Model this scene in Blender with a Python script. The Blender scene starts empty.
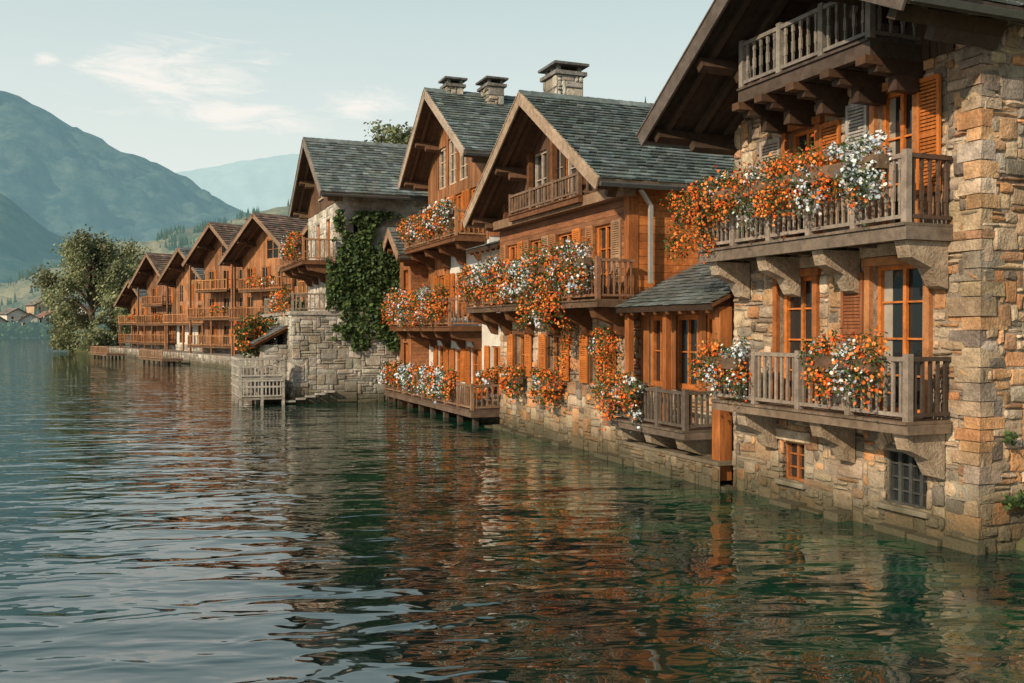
import bpy, math, random
from mathutils import Vector, noise
R=random.Random(11)
rad=math.radians
S=bpy.context.scene

# ------------------------------------------------------------------ materials
def nn(nt,t,**k):
    n=nt.nodes.new(t)
    for a,b in k.items():
        if a in n.inputs: n.inputs[a].default_value=b
        else: setattr(n,a,b)
    return n
def mat(name,rough=.8,nscale=6,amt=.35,bump=.3,bdist=.01,stretch=(1,1,1),spec=.3,fine=5,wet=False,trans=0,metal=0,stain=0,simple=False):
    m=bpy.data.materials.new(name); m.use_nodes=True; nt=m.node_tree; L=nt.links
    p=nt.nodes['Principled BSDF']
    at=nn(nt,'ShaderNodeAttribute',attribute_name='Col')
    out=at.outputs['Color']
    if not simple:
        tc=nn(nt,'ShaderNodeTexCoord'); mp=nn(nt,'ShaderNodeMapping'); mp.inputs['Scale'].default_value=stretch
        L.new(tc.outputs['Object'],mp.inputs[0])
        n1=nn(nt,'ShaderNodeTexNoise'); n1.inputs['Scale'].default_value=nscale; n1.inputs['Detail'].default_value=4; n1.inputs['Roughness'].default_value=.65
        L.new(mp.outputs[0],n1.inputs['Vector'])
        n2=nn(nt,'ShaderNodeTexNoise'); n2.inputs['Scale'].default_value=nscale*fine; n2.inputs['Detail'].default_value=3; n2.inputs['Roughness'].default_value=.65
        L.new(mp.outputs[0],n2.inputs['Vector'])
        ad=nn(nt,'ShaderNodeMath',operation='MULTIPLY_ADD'); L.new(n2.outputs[0],ad.inputs[0]); ad.inputs[1].default_value=.7
        L.new(n1.outputs[0],ad.inputs[2])
        mr=nn(nt,'ShaderNodeMapRange'); mr.inputs[1].default_value=.55; mr.inputs[2].default_value=1.15; mr.inputs[3].default_value=1-amt; mr.inputs[4].default_value=1+amt*.8
        L.new(ad.outputs[0],mr.inputs[0])
        mx=nn(nt,'ShaderNodeMix',data_type='RGBA',blend_type='MULTIPLY'); mx.inputs[0].default_value=1
        L.new(out,mx.inputs[6]); L.new(mr.outputs[0],mx.inputs[7])
        out=mx.outputs[2]
        if stain:
            n3=nn(nt,'ShaderNodeTexNoise'); n3.inputs['Scale'].default_value=.9; n3.inputs['Detail'].default_value=3; L.new(tc.outputs['Object'],n3.inputs['Vector'])
            r3=nn(nt,'ShaderNodeMapRange'); r3.inputs[1].default_value=.42; r3.inputs[2].default_value=.62; r3.inputs[3].default_value=stain; r3.inputs[4].default_value=0; L.new(n3.outputs[0],r3.inputs[0])
            m3=nn(nt,'ShaderNodeMix',data_type='RGBA',blend_type='MULTIPLY'); L.new(r3.outputs[0],m3.inputs[0]); L.new(out,m3.inputs[6]); m3.inputs[7].default_value=(.46,.40,.33,1); out=m3.outputs[2]
        if wet:
            sp=nn(nt,'ShaderNodeSeparateXYZ'); L.new(tc.outputs['Object'],sp.inputs[0])
            w=nn(nt,'ShaderNodeMath',operation='MULTIPLY_ADD'); L.new(n1.outputs[0],w.inputs[0]); w.inputs[1].default_value=-1.3; L.new(sp.outputs[2],w.inputs[2])
            w2=nn(nt,'ShaderNodeMapRange'); w2.inputs[1].default_value=-.45; w2.inputs[2].default_value=.35; w2.inputs[3].default_value=.9; w2.inputs[4].default_value=0
            L.new(w.outputs[0],w2.inputs[0])
            m2=nn(nt,'ShaderNodeMix',data_type='RGBA',blend_type='MIX'); L.new(w2.outputs[0],m2.inputs[0]); L.new(out,m2.inputs[6]); m2.inputs[7].default_value=(.065,.06,.035,1)
            out=m2.outputs[2]
        if bump:
            b=nn(nt,'ShaderNodeBump'); b.inputs['Strength'].default_value=bump; b.inputs['Distance'].default_value=bdist
            L.new(ad.outputs[0],b.inputs['Height']); L.new(b.outputs[0],p.inputs['Normal'])
    L.new(out,p.inputs['Base Color'])
    p.inputs['Roughness'].default_value=rough; p.inputs['Specular IOR Level'].default_value=spec; p.inputs['Metallic'].default_value=metal
    if trans:
        t=nn(nt,'ShaderNodeBsdfTranslucent'); L.new(out,t.inputs['Color'])
        ms=nn(nt,'ShaderNodeMixShader'); ms.inputs[0].default_value=trans
        o=nt.nodes['Material Output']; L.new(p.outputs[0],ms.inputs[1]); L.new(t.outputs[0],ms.inputs[2]); L.new(ms.outputs[0],o.inputs[0])
    return m
M={}
M['stone']=mat('stone',.88,4.5,.5,1,.04,wet=True,stain=.65)
M['plaster']=mat('plaster',.9,1.5,.25,.5,.01,wet=True,stain=.35)
M['slate']=mat('slate',.5,3,.45,.5,.01,spec=.45,stain=.35)
M['wood']=mat('wood',.65,2.2,.5,.5,.006,stretch=(3,3,3),fine=7,stain=.4)
M['woodv']=mat('wood_vertical_grain',.6,3,.55,.5,.006,stretch=(5,5,.5),stain=.5)
M['woodh']=mat('wood_horizontal_grain',.6,3,.55,.5,.006,stretch=(.5,5,5),stain=.5)
M['metal']=mat('metal',.45,4,.2,.1,.003,metal=.6)
M['leaf']=mat('leaf',.6,trans=.3,simple=True)
M['petal']=mat('petal',.7,trans=.25,simple=True)
M['bark']=mat('bark',.9,3,.4,.8,.03)
g=bpy.data.materials.new('window_glass'); g.use_nodes=True; nt=g.node_tree; p=nt.nodes['Principled BSDF']
p.inputs['Base Color'].default_value=(.018,.022,.024,1); p.inputs['Roughness'].default_value=.04; p.inputs['Specular IOR Level'].default_value=.8
tn=nn(nt,'ShaderNodeTexNoise'); tn.inputs['Scale'].default_value=1.5; b=nn(nt,'ShaderNodeBump'); b.inputs['Strength'].default_value=.25; b.inputs['Distance'].default_value=.02
nt.links.new(tn.outputs[0],b.inputs['Height']); nt.links.new(b.outputs[0],p.inputs['Normal'])
M['glass']=g

# ------------------------------------------------------------------ mesh collectors
class Part:
    def __init__(s,name,mt): s.name=name; s.mt=mt; s.v=[]; s.f=[]; s.c=[]
    def poly(s,pts,c):
        k=len(s.v); s.v.extend(pts); s.f.append(tuple(range(k,k+len(pts)))); s.c.append(c)
    def hexa(s,p,c,skip=()):
        k=len(s.v); s.v.extend(p)
        for i,q in enumerate(((0,3,2,1),(4,5,6,7),(0,1,5,4),(1,2,6,5),(2,3,7,6),(3,0,4,7))):
            if i in skip: continue
            s.f.append(tuple(k+j for j in q)); s.c.append(c)
    def build(s):
        me=bpy.data.meshes.new(s.name); me.from_pydata([tuple(x) for x in s.v],[],s.f); 
        at=me.color_attributes.new('Col','FLOAT_COLOR','CORNER'); buf=[]
        for f,c in zip(s.f,s.c): buf.extend((c[0],c[1],c[2],1.0)*len(f))
        at.data.foreach_set('color',buf); me.materials.append(M[s.mt]); me.update()
        o=bpy.data.objects.new(s.name,me); S.collection.objects.link(o); return o
class Bld:
    def __init__(s,name,O=(0,0,0),rz=90): s.name=name; s.O=O; s.rz=rz; s.P={}
    def p(s,name,mt):
        if name not in s.P: s.P[name]=Part(name,mt)
        return s.P[name]
    def done(s):
        e=bpy.data.objects.new(s.name,None); S.collection.objects.link(e); e.location=s.O; e.rotation_euler=(0,0,rad(s.rz)); e.empty_display_size=.3
        for q in s.P.values():
            if q.v: o=q.build(); o.parent=e
        return e
    def single(s):
        q=list(s.P.values())[0]; o=q.build(); o.name=s.name; o.location=s.O; o.rotation_euler=(0,0,rad(s.rz)); return o
def idm(a,b,z): return (a,b,z)
def offm(n0): return lambda a,b,z:(a,n0+b,z)
def sidem(u0): return lambda a,b,z:(u0-b,a,z)
def pbox(P,m,a0,a1,b0,b1,z0,z1,c):
    P.hexa([m(a0,b0,z0),m(a1,b0,z0),m(a1,b1,z0),m(a0,b1,z0),m(a0,b0,z1),m(a1,b0,z1),m(a1,b1,z1),m(a0,b1,z1)],c)
def vary(c,a=.15,r=R):
    k=1+r.uniform(-a,a); return (c[0]*k*(1+r.uniform(-a,a)*.25),c[1]*k,c[2]*k*(1+r.uniform(-a,a)*.25))
def inf(a): return 1e6
def wall(P,m,a0,a1,z0,z1,ops,c,top=inf,b=0,reveal=.28):
    A=sorted(set([a0,a1]+[x for o in ops for x in (o[0],o[1]) if a0<x<a1]+[a0+(a1-a0)*i/24 for i in range(25)]))
    Z=sorted(set([z0,z1]+[x for o in ops for x in (o[2],o[3]) if z0<x<z1]))
    for i in range(len(A)-1):
        for j in range(len(Z)-1):
            ca=(A[i]+A[i+1])/2; cz=(Z[j]+Z[j+1])/2
            if any(o[0]<ca<o[1] and o[2]<cz<o[3] for o in ops): continue
            t0=min(Z[j+1],top(A[i])); t1=min(Z[j+1],top(A[i+1]))
            if t0<=Z[j] and t1<=Z[j]: continue
            P.poly([m(A[i],b,Z[j]),m(A[i+1],b,Z[j]),m(A[i+1],b,max(t1,Z[j])),m(A[i],b,max(t0,Z[j]))],c)
    for o in ops:
        x0,x1,y0,y1=o[:4]
        if x0<a0-.01 or x1>a1+.01 or y1<z0: continue
        for q in (((x0,y0),(x1,y0)),((x1,y0),(x1,y1)),((x1,y1),(x0,y1)),((x0,y1),(x0,y0))):
            P.poly([m(q[0][0],b,q[0][1]),m(q[1][0],b,q[1][1]),m(q[1][0],b-reveal,q[1][1]),m(q[0][0],b-reveal,q[0][1])],c)
STP=[(.50,.36,.24),(.41,.32,.24),(.56,.44,.31),(.27,.235,.20),(.52,.28,.14),(.60,.49,.37),(.40,.34,.28),(.38,.23,.14),(.54,.34,.19),(.21,.18,.155),(.46,.36,.27),(.52,.41,.29)]
STG=[(.43,.41,.37),(.36,.35,.32),(.49,.47,.42),(.28,.28,.27),(.42,.37,.31),(.52,.50,.46)]
def stones(P,m,a0,a1,z0,z1,ops,pal,top=inf,cw=.13,ch=.09,mw=5,mh=4,prot=.042,b=0):
    nx=max(1,round((a1-a0)/cw)); nz=max(1,round((z1-z0)/ch)); cw=(a1-a0)/nx; ch=(z1-z0)/nz
    occ=[[False]*nz for _ in range(nx)]
    for i in range(nx):
        for j in range(nz):
            ca=a0+(i+.5)*cw; cz=z0+(j+.5)*ch
            if cz+ch*.5>top(ca) or any(o[0]-cw*.1<ca<o[1]+cw*.1 and o[2]<cz<o[3] for o in ops): occ[i][j]=True
    for j in range(nz):
        for i in range(nx):
            if occ[i][j]: continue
            w=R.choice([1,2,2,3,3,4,mw]); h=R.choice([1,1,2,2,3,mh]) 
            if w==1: h=min(h,2)
            ww=0
            while ww<w and i+ww<nx and not occ[i+ww][j]: ww+=1
            hh=1
            while hh<h and j+hh<nz and all(not occ[i+k][j+hh] for k in range(ww)): hh+=1
            for k in range(ww):
                for l in range(hh): occ[i+k][j+l]=True
            x0=a0+i*cw;x1=x0+ww*cw;y0=z0+j*ch;y1=y0+hh*ch
            g=.011; J=.02
            pr=prot*R.uniform(.3,1.5); ins=.02
            q=[(x0+g,y0+g),(x1-g,y0+g),(x1-g,y1-g),(x0+g,y1-g)]
            q=[(x+R.uniform(-J,J),y+R.uniform(-J,J)) for x,y in q]
            o8=[]
            for t in range(4):
                p0=q[t]; p1=q[(t+1)%4]; o8.append(p0); o8.append(((p0[0]+p1[0])/2+R.uniform(-.012,.012),(p0[1]+p1[1])/2+R.uniform(-.012,.012)))
            cx=(x0+x1)/2; cy=(y0+y1)/2
            corner=lambda t:(.012 if t%2==0 else 0)
            o8=[(x-math.copysign(corner(t),x-cx),y-math.copysign(corner(t),y-cy)) for t,(x,y) in enumerate(o8)]
            c=vary(R.choice(pal),.2)
            k=len(P.v)
            P.v.extend([m(x,b-.02,y) for x,y in o8]); P.v.extend([m(x,b+pr*.55,y) for x,y in o8])
            P.v.extend([m(x+(cx-x)*min(.5,ins/abs(x1-x0)*2.2),b+pr+R.uniform(-.010,.008),y+(cy-y)*min(.5,ins/abs(y1-y0)*2.2)) for x,y in o8])
            for t in range(8):
                t2=(t+1)%8
                P.f.append((k+t,k+t2,k+8+t2,k+8+t)); P.c.append(c)
                P.f.append((k+8+t,k+8+t2,k+16+t2,k+16+t)); P.c.append(c)
            P.v.append(m(cx+R.uniform(-.1,.1)*(x1-x0),b+pr+R.uniform(0,.02),cy+R.uniform(-.1,.1)*(y1-y0)))
            for t in range(8): P.f.append((k+16+t,k+16+(t+1)%8,k+24)); P.c.append(c)
def planks(P,m,a0,a1,z0,z1,ops,c,top=inf,w=.16,vertical=False,b=0.01,th=.025,var=.28):
    if vertical:
        x=a0
        while x<a1-.02:
            x2=min(x+w,a1); cx=(x+x2)/2; zt=min(z1,top(x),top(x2))
            iv=[(z0,zt)]
            for o in ops:
                if o[0]<cx<o[1]:
                    iv=[s for (p,q) in iv for s in ((p,min(q,o[2])),(max(p,o[3]),q)) if s[1]-s[0]>.03]
            for p,q in iv:
                if q-p>.03: pbox(P,m,x+.006,x2-.006,b,b+th+R.uniform(0,.008),p,q,vary(c,var))
            x=x2
    else:
        z=z0
        while z<z1-.02:
            z2=min(z+w,z1); cz=(z+z2)/2
            lo,hi=a0,a1
            if top is not inf:
                while lo<hi and top(lo)<z2: lo+=.06
                while hi>lo and top(hi)<z2: hi-=.06
            iv=[(lo,hi)] if hi-lo>.1 else []
            for o in ops:
                if o[2]<cz<o[3]:
                    iv=[s for (p,q) in iv for s in ((p,min(q,o[0])),(max(p,o[1]),q)) if s[1]-s[0]>.03]
            for p,q in iv: pbox(P,m,p,q,b,b+th+R.uniform(0,.008),z+.006,z2-.004,vary(c,var))
            z=z2
OR=(.54,.18,.042); OR2=(.34,.12,.037); BR=(.15,.067,.031); DK=(.06,.037,.026); GW=(.22,.19,.165)
def shutter(B,m,a0,a1,z0,z1,c,b=.05):
    P=B.p('shutters','woodv')
    f=.06
    pbox(P,m,a0,a0+f,b,b+.045,z0,z1,c); pbox(P,m,a1-f,a1,b,b+.045,z0,z1,c)
    for zz in (z0,(z0+z1)/2-f/2,z1-f): pbox(P,m,a0+f,a1-f,b,b+.04,zz,zz+f*1.2,c)
    z=z0+f*1.3
    while z<z1-f:
        P.hexa([m(a0+f,b+.0,z),m(a1-f,b+.0,z),m(a1-f,b+.03,z-.02),m(a0+f,b+.03,z-.02),m(a0+f,b+.0,z+.035),m(a1-f,b+.0,z+.035),m(a1-f,b+.033,z+.008),m(a0+f,b+.033,z+.008)],vary(c,.1)); z+=.06
def window(B,m,o,fc=OR,cols=2,rows=3,fw=.075,rec=.16,surround=None,sill=True,b=0,curtain=False):
    a0,a1,z0,z1=o[:4]
    P=B.p('window_frames','wood'); G=B.p('window_glass','glass')
    G.poly([m(a0,b-rec-.03,z0),m(a1,b-rec-.03,z0),m(a1,b-rec-.03,z1),m(a0,b-rec-.03,z1)],(1,1,1))
    for x0,x1,y0,y1 in ((a0,a0+fw,z0,z1),(a1-fw,a1,z0,z1),(a0+fw,a1-fw,z0,z0+fw),(a0+fw,a1-fw,z1-fw,z1)):
        pbox(P,m,x0,x1,b-rec-.03,b-rec+.06,y0,y1,vary(fc,.1))
    for i in range(1,cols):
        x=a0+(a1-a0)*i/cols; pbox(P,m,x-.035,x+.035,b-rec-.02,b-rec+.045,z0+fw,z1-fw,vary(fc,.1))
    for j in range(1,rows):
        z=z0+(z1-z0)*j/rows; pbox(P,m,a0+fw,a1-fw,b-rec-.02,b-rec+.025,z-.016,z+.016,vary(fc,.1))
    if curtain:
        C=B.p('curtains','plaster')
        for x0,x1 in ((a0+fw,a0+fw+(a1-a0)*.16),(a1-fw-(a1-a0)*.16,a1-fw)):
            pbox(C,m,x0,x1,b-rec-.028,b-rec-.018,z0+fw,z1-fw,(.32,.29,.25))
    if surround:
        w,c,pr=surround; Q=B.p('window_surrounds','wood')
        pbox(Q,m,a0-w,a0-.002,b-.05,b+pr,z0,z1+.002,c); pbox(Q,m,a1+.002,a1+w,b-.05,b+pr,z0,z1+.002,c); pbox(Q,m,a0-w-.05,a1+w+.05,b-.05,b+pr+.015,z1+.004,z1+w*1.1,c)
    if sill: pbox(B.p('window_sills','plaster'),m,a0-.1,a1+.1,b-.1,b+.12,z0-.09,z0-.003,(.40,.36,.30))
def baluster_row(P,m,a0,a1,b,z0,z1,c,sp=.14,style=0,w=.05):
    h=z1-z0
    pbox(P,m,a0,a1,b-.045,b+.045,z1-.07,z1,vary(c,.1)); pbox(P,m,a0,a1,b-.03,b+.03,z0+.07,z0+.13,vary(c,.1))
    n=max(1,int((a1-a0)/sp)); 
    for i in range(n):
        x=a0+(i+.5)*(a1-a0)/n; cc=vary(c,.22)
        if style==0: pbox(P,m,x-w/2,x+w/2,b-.02,b+.02,z0+.13,z1-.07,cc)
        else:
            zz=[z0+.13,z0+.13+(h-.2)*.25,z0+.13+(h-.2)*.55,z0+.13+(h-.2)*.8,z1-.07]; ws=[w*.55,w*1.05,w*.5,w*.95]
            for k in range(4): pbox(P,m,x-ws[k]/2*1.2,x+ws[k]/2*1.2,b-.02,b+.02,zz[k],zz[k+1],cc)
def side_row(P,m,a,b0,b1,z0,z1,c,sp=.14,style=0):
    mm=lambda x,y,z: m(a+y,x,z)
    baluster_row(P,mm,b0,b1,0,z0,z1,c,sp,style)
def balcony(B,m,a0,a1,b0,b1,zd,zr,c=GW,beam=DK,sp=.14,style=0,th=.2,posts=4,ends=True,corb=None,dark=None):
    P=B.p('balcony_railing','wood'); D=B.p('balcony_deck','wood')
    x=a0
    while x<a1:
        x2=min(x+.18,a1); pbox(D,m,x+.004,x2-.004,b0,b1+.04,zd-.045,zd+R.uniform(-.004,.004),vary(beam,.25)); x=x2
    pbox(D,m,a0,a1,b1-.14,b1-.0,zd-th,zd-.05,vary(beam,.1))
    pbox(D,m,a0,a0+.12,b0,b1-.143,zd-th,zd-.05,vary(beam,.1)); pbox(D,m,a1-.12,a1,b0,b1-.143,zd-th,zd-.05,vary(beam,.1))
    n=max(2,int((a1-a0)/.8))
    for i in range(1,n):
        x=a0+(a1-a0)*i/n; pbox(D,m,x-.05,x+.05,b0,b1-.143,zd-th+.02,zd-.05,vary(beam,.2))
    bb=b1-.06
    for i in range(posts):
        x=a0+.06+(a1-a0-.12)*i/(posts-1); pbox(P,m,x-.055,x+.055,bb-.055,bb+.055,zd,zr+.05,vary(c,.12))
        if i<posts-1:
            xn=a0+.06+(a1-a0-.12)*(i+1)/(posts-1); baluster_row(P,m,x+.056,xn-.056,bb,zd,zr,c,sp,style)
    if ends:
        for x in (a0+.06,a1-.06): side_row(P,m,x,b0,bb-.056,zd,zr,dark or c,sp,style)
    if corb:
        C=B.p('corbels',corb[0])
        for x in corb[2]:
            w=.14
            prof=[(b0,zd-th-.75),(b0+.18,zd-th-.7),(b0+.35,zd-th-.42),(b0+(b1-b0)*.8,zd-th-.26),(b0+(b1-b0)*.88,zd-th-.003),(b0,zd-th-.003)]
            C.poly([m(x-w,q[0],q[1]) for q in prof],corb[1]); C.poly([m(x+w,q[0],q[1]) for q in prof],corb[1])
            for k in range(len(prof)):
                q=prof[k]; r=prof[(k+1)%len(prof)]
                C.poly([m(x-w,q[0],q[1]),m(x+w,q[0],q[1]),m(x+w,r[0],r[1]),m(x-w,r[0],r[1])],vary(corb[1],.1))
def roof(B,uL,zL,uR,zR,uc,za,nf,nb,tc=(.10,.125,.13),fasc=DK,und=BR,tile=(.26,.22),wall_n=0,purl=True,lift=.05):
    T=B.p('roof_tiles','slate'); U=B.p('roof_timbers','wood'); Fs=B.p('bargeboards','wood')
    for ue,ze in ((uL,zL),(uR,zR)):
        dx=ue-uc; dz=ze-za; L=math.hypot(dx,dz); su=dx/L; sz=dz/L
        nx,nz=(-sz,su) if su>0 else (sz,-su)
        m=lambda s,n,h,su=su,sz=sz,nx=nx,nz=nz:(uc+su*s+nx*h,n,za+sz*s+nz*h)
        n=nf
        while n>nb:
            n2=max(n-.2,nb); pbox(U,m,0.01,L,n2+.004,n-.004,-.06,0,vary(und,.25)); n=n2
        n=nf-.35
        while n>nb:
            pbox(U,m,.05,L-.02,n-.12,n,-.2,-.062,vary(und,.2)); n-=.75
        pbox(Fs,m,-.02,L+.05,nf+.002,nf+.05,-.27,.03,fasc); pbox(Fs,m,-.02,L+.06,nf-.02,nf+.075,.032,.06,tuple(x*1.3 for x in fasc))
        pbox(Fs,m,L-.001,L+.04,nb,nf,-.17,.03,fasc)
        Gt=B.p('gutters','metal'); pbox(Gt,m,L+.045,L+.15,nb,nf-.02,-.12,-.02,(.16,.17,.17))
        if purl:
            for fr in (.02,.5,.93):
                s=L*fr; pbox(U,m,s-.09,s+.09,wall_n-.2,nf-.12,-.42,-.2,vary(DK if sum(und)<.2 else und,.2))
                pbox(U,m,s-.08,s+.08,wall_n-.2,wall_n+(nf-wall_n)*.55,-.62,-.422,vary(und,.2))
        s=0; r=0
        while s<L:
            s2=min(s+tile[1]*1.25,L+.06); n=nf+.03
            first=True; rowc=R.uniform(.88,1.12)
            while n>nb:
                w=tile[0]*R.uniform(.8,1.2)*(.5 if first and r%2 else 1); first=False
                n2=max(n-w,nb); h=R.uniform(0,.02); c=vary(tuple(x*rowc for x in tc),.38)
                if R.random()<.05: c=tuple(x*1.5 for x in c)
                lo=.028; hi=lo+lift
                e=R.uniform(-.022,.022)
                T.hexa([m(s,n2+.004,lo-.015),m(s,n-.004,lo-.015),m(s2+e,n-.004,hi-.03+h),m(s2+e,n2+.004,hi-.03+h),
                        m(s,n2+.004,lo),m(s,n-.004,lo),m(s2+e,n-.004,hi+h),m(s2+e,n2+.004,hi+h)],c,skip=(0,))
                n=n2
            s+=tile[1]; r+=1
    n=nf+.04
    while n>nb:
        T.hexa([(uc-.16,n-.38,za-.05),(uc+.16,n-.38,za-.05),(uc+.16,n,za-.05),(uc-.16,n,za-.05),(uc-.03,n-.38,za+.12),(uc+.03,n-.38,za+.12),(uc+.03,n,za+.135),(uc-.03,n,za+.135)],vary(tc,.2)); n-=.37
def leanroof(B,u0,u1,nlo,zlo,nhi,zhi,tc):
    T=B.p('roof_tiles','slate'); U=B.p('roof_timbers','wood')
    L=math.hypot(nlo-nhi,zhi-zlo); sn=(nlo-nhi)/L; sz=(zlo-zhi)/L
    m=lambda s,u,h:(u,nhi+sn*s-sz*h,zhi+sz*s+sn*h)
    pbox(U,m,0,L,u0,u1,-.07,0,BR)
    u=u0+.2
    while u<u1: pbox(U,m,.02,L+.02,u,u+.1,-.2,-.072,vary(BR,.2)); u+=.55
    pbox(U,m,L,L+.03,u0,u1,-.12,.02,DK)
    s=0
    while s<L:
        u=u0
        while u<u1:
            u2=min(u+.27*R.uniform(.85,1.15),u1); h=R.uniform(0,.015); s2=min(s+.28,L+.06)
            T.hexa([m(s,u+.004,.01),m(s,u2-.004,.01),m(s2,u2-.004,.045+h),m(s2,u+.004,.045+h),m(s,u+.004,.025),m(s,u2-.004,.025),m(s2,u2-.004,.07+h),m(s2,u+.004,.07+h)],vary(tc,.35)); u=u2
        s+=.22
def chimney(B,u,n,z0,z1,w=.9,d=.7,c=(.26,.25,.24)):
    P=B.p('chimneys','stone')
    stones(P,lambda a,b,z:(u-w/2-b,a,z),n-d/2,n+d/2,z0,z1,[],STG,cw=.14,ch=.1)
    stones(P,lambda a,b,z:(a,n+d/2+b,z),u-w/2,u+w/2,z0,z1,[],STG,cw=.14,ch=.1)
    pbox(P,idm,u-w/2,u+w/2,n-d/2,n+d/2,z0,z1,c)
    pbox(P,idm,u-w/2-.1,u+w/2+.1,n-d/2-.1,n+d/2+.1,z1,z1+.12,(.2,.2,.2))
    for a in (-1,0,1):
        for b in (-1,1): pbox(P,idm,u+a*w*.4-.06,u+a*w*.4+.06,n+b*d*.4-.06,n+b*d*.4+.06,z1+.12,z1+.3,c)
    pbox(P,idm,u-w/2-.15,u+w/2+.15,n-d/2-.15,n+d/2+.15,z1+.3,z1+.38,(.14,.15,.16))
GRN=[(.05,.09,.03),(.07,.12,.035),(.04,.075,.03),(.09,.13,.04)]
FO=[(.74,.16,.025),(.78,.23,.04),(.60,.09,.02),(.80,.31,.08)]
FW=[(.74,.79,.85),(.60,.69,.80),(.80,.80,.78),(.48,.57,.70)]
def leafq(P,c,r,col,nrm=None,k=5,asp=1.0):
    n=Vector((R.gauss(0,1),R.gauss(0,1),R.gauss(0,1)))
    if nrm: n=n*.5+Vector(nrm)
    n.normalize(); t=n.orthogonal().normalized(); q=n.cross(t); a0=R.uniform(0,6.28)
    P.poly([tuple(Vector(c)+t*math.cos(a0+6.283*i/k)*r+q*math.sin(a0+6.283*i/k)*r*asp) for i in range(k)],col)
def bloom(B,m,a0,a1,b,z,pal,dens=1,vz=.3,vb=.22,fs=.035,drop=.25,cl=.19,rows=3):
    Lf=B.p('foliage','leaf'); Fl=B.p('flowers','petal')
    n=max(2,int((a1-a0)/cl))
    for i in range(n):
        f=(i+.5)/n; a=a0+f*(a1-a0)+R.uniform(-.1,.1)
        kind=pal[min(len(pal)-1,int(f*len(pal)))]
        env=.85+.8*noise.noise(Vector((a*1.3,z*3,b*2)))
        for j in range(rows):
            zc=z-drop*j*.9+R.uniform(-.12,.14)*(1+env*.3); bc=b+R.uniform(-.08,.14)+.05*j
            if j>=2 and R.random()<.4: continue
            ra=R.uniform(.13,.28); rr=R.uniform(.65,1.2)*max(.55,env)
            kk=kind if R.random()<.8 else R.choice('oow')
            if kk=='m': kk=R.choice('oow')
            if kk=='w' and R.random()<.22: kk='o'
            cols=FO if kk=='o' else FW
            ff=R.choice([.3,.45,.6])
            for t in range(int(75*dens)):
                d=Vector((R.gauss(0,1),R.gauss(0,1),R.gauss(0,1))).normalized(); k=R.uniform(.5,1.2)
                if R.random()<.1: k*=1.4
                pos=m(a+d.x*ra*k,bc+d.y*vb*rr*k,zc+d.z*vz*.6*rr*k-(abs(R.gauss(0,.14)) if j else 0))
                if R.random()<ff: leafq(Fl,pos,fs*R.uniform(.5,1.2),vary(R.choice(cols),.2),nrm=(d.x*.6,d.y*.6+.3,d.z*.5+.3))
                else: leafq(Lf,pos,fs*R.uniform(.8,1.5),vary(R.choice(GRN),.35),k=4,asp=.5)
def planter(m,a0,a1,b,z,pal,box=True,**k):
    B=Bld('flower_box' if box else 'climbing_flowers',(0,0,0),90)
    if box: P=B.p('planter','wood'); pbox(P,m,a0+.05,a1-.05,b-.09,b+.13,z-.34,z-.12,vary((.14,.09,.06),.2))
    bloom(B,m,a0,a1,b,z,pal,**k); return B.done()

# ================================================================== STONE HOUSE (right)
A=Bld('stone_house'); U0,U1=10.76,17.1
topA=lambda a: (9.95-.15-(9.95-7.5)/3.7*(a-13.9)) if a>13.9 else (9.95-.15-(9.95-8.1)/3.7*(13.9-a))
opsA=[(11.77,12.72,.45,1.35),(14.8,15.46,.45,1.22),(14.5,15.55,2.0,4.42),(11.8,13.0,2.0,4.5),(14.45,15.3,5.1,7.25),(12.05,12.9,5.1,7.45)]
opsA2=opsA[:2]+[(o[0]-.14,o[1]+.14,o[2],o[3]+.16) for o in opsA[2:]]
MC=(.36,.30,.235)
Wp=A.p('walls','stone')
wall(Wp,idm,U0,U1,-1.2,9.9,opsA,MC,topA,b=0)
stones(Wp,idm,U0-.02,U1,-.6,9.9,opsA2,STP,topA)
sm=sidem(U0)
wall(Wp,sm,-8,0,-1.2,8.2,[(-4.2,-3.2,2.3,3.9),(-4.2,-3.2,5.2,6.9)],MC)
stones(Wp,sm,-8,0.03,-.6,8.1,[(-4.2,-3.2,2.3,3.9),(-4.2,-3.2,5.2,6.9)],STP)
for z in (2.3,5.2): window(A,sm,(-4.2,-3.2,z,z+1.6))
wall(Wp,lambda a,b,z:(U1,a,z),-8,0,-1.2,8,[],MC)
stones(Wp,lambda a,b,z:(U1+b,a,z),-2.5,0,-.6,7.5,[],STP)
wall(Wp,lambda a,b,z:(a,-8,z),U0,U1,-1.2,9.9,[],MC,topA)
Q=A.p('quoins','stone'); z=-.6; i=0
while z<7.9:
    h=R.uniform(.13,.34); w=R.uniform(.35,.6) if i%2 else R.uniform(.2,.32); w2=R.uniform(.18,.28) if i%2 else R.uniform(.3,.55)
    c=vary(R.choice(STP),.15); e=R.uniform(.045,.07); j=lambda: R.uniform(-.015,.015)
    x0,x1,y0,y1,z0,z1=U0-e,U0+w,-w2,e,z+.008,z+h-.008
    Q.hexa([(x0+.02+j(),y0,z0+j()*.5),(x1,y0,z0),(x1+j(),y1+j(),z0+j()*.5),(x0+j(),y1+j(),z0),(x0+.02+j(),y0,z1),(x1,y0,z1),(x1+j(),y1+j(),z1+j()*.5),(x0+j(),y1+j(),z1)],c); z+=h; i+=1
x=U0-.15
while x<U1:
    w=R.uniform(.3,.8); pbox(Wp,idm,x+.01,min(x+w,U1+.3)-.01,.02,.14+R.uniform(0,.26),-.8,.04+R.uniform(-.12,.14),vary((.24,.2,.16),.25)); x+=w
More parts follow.
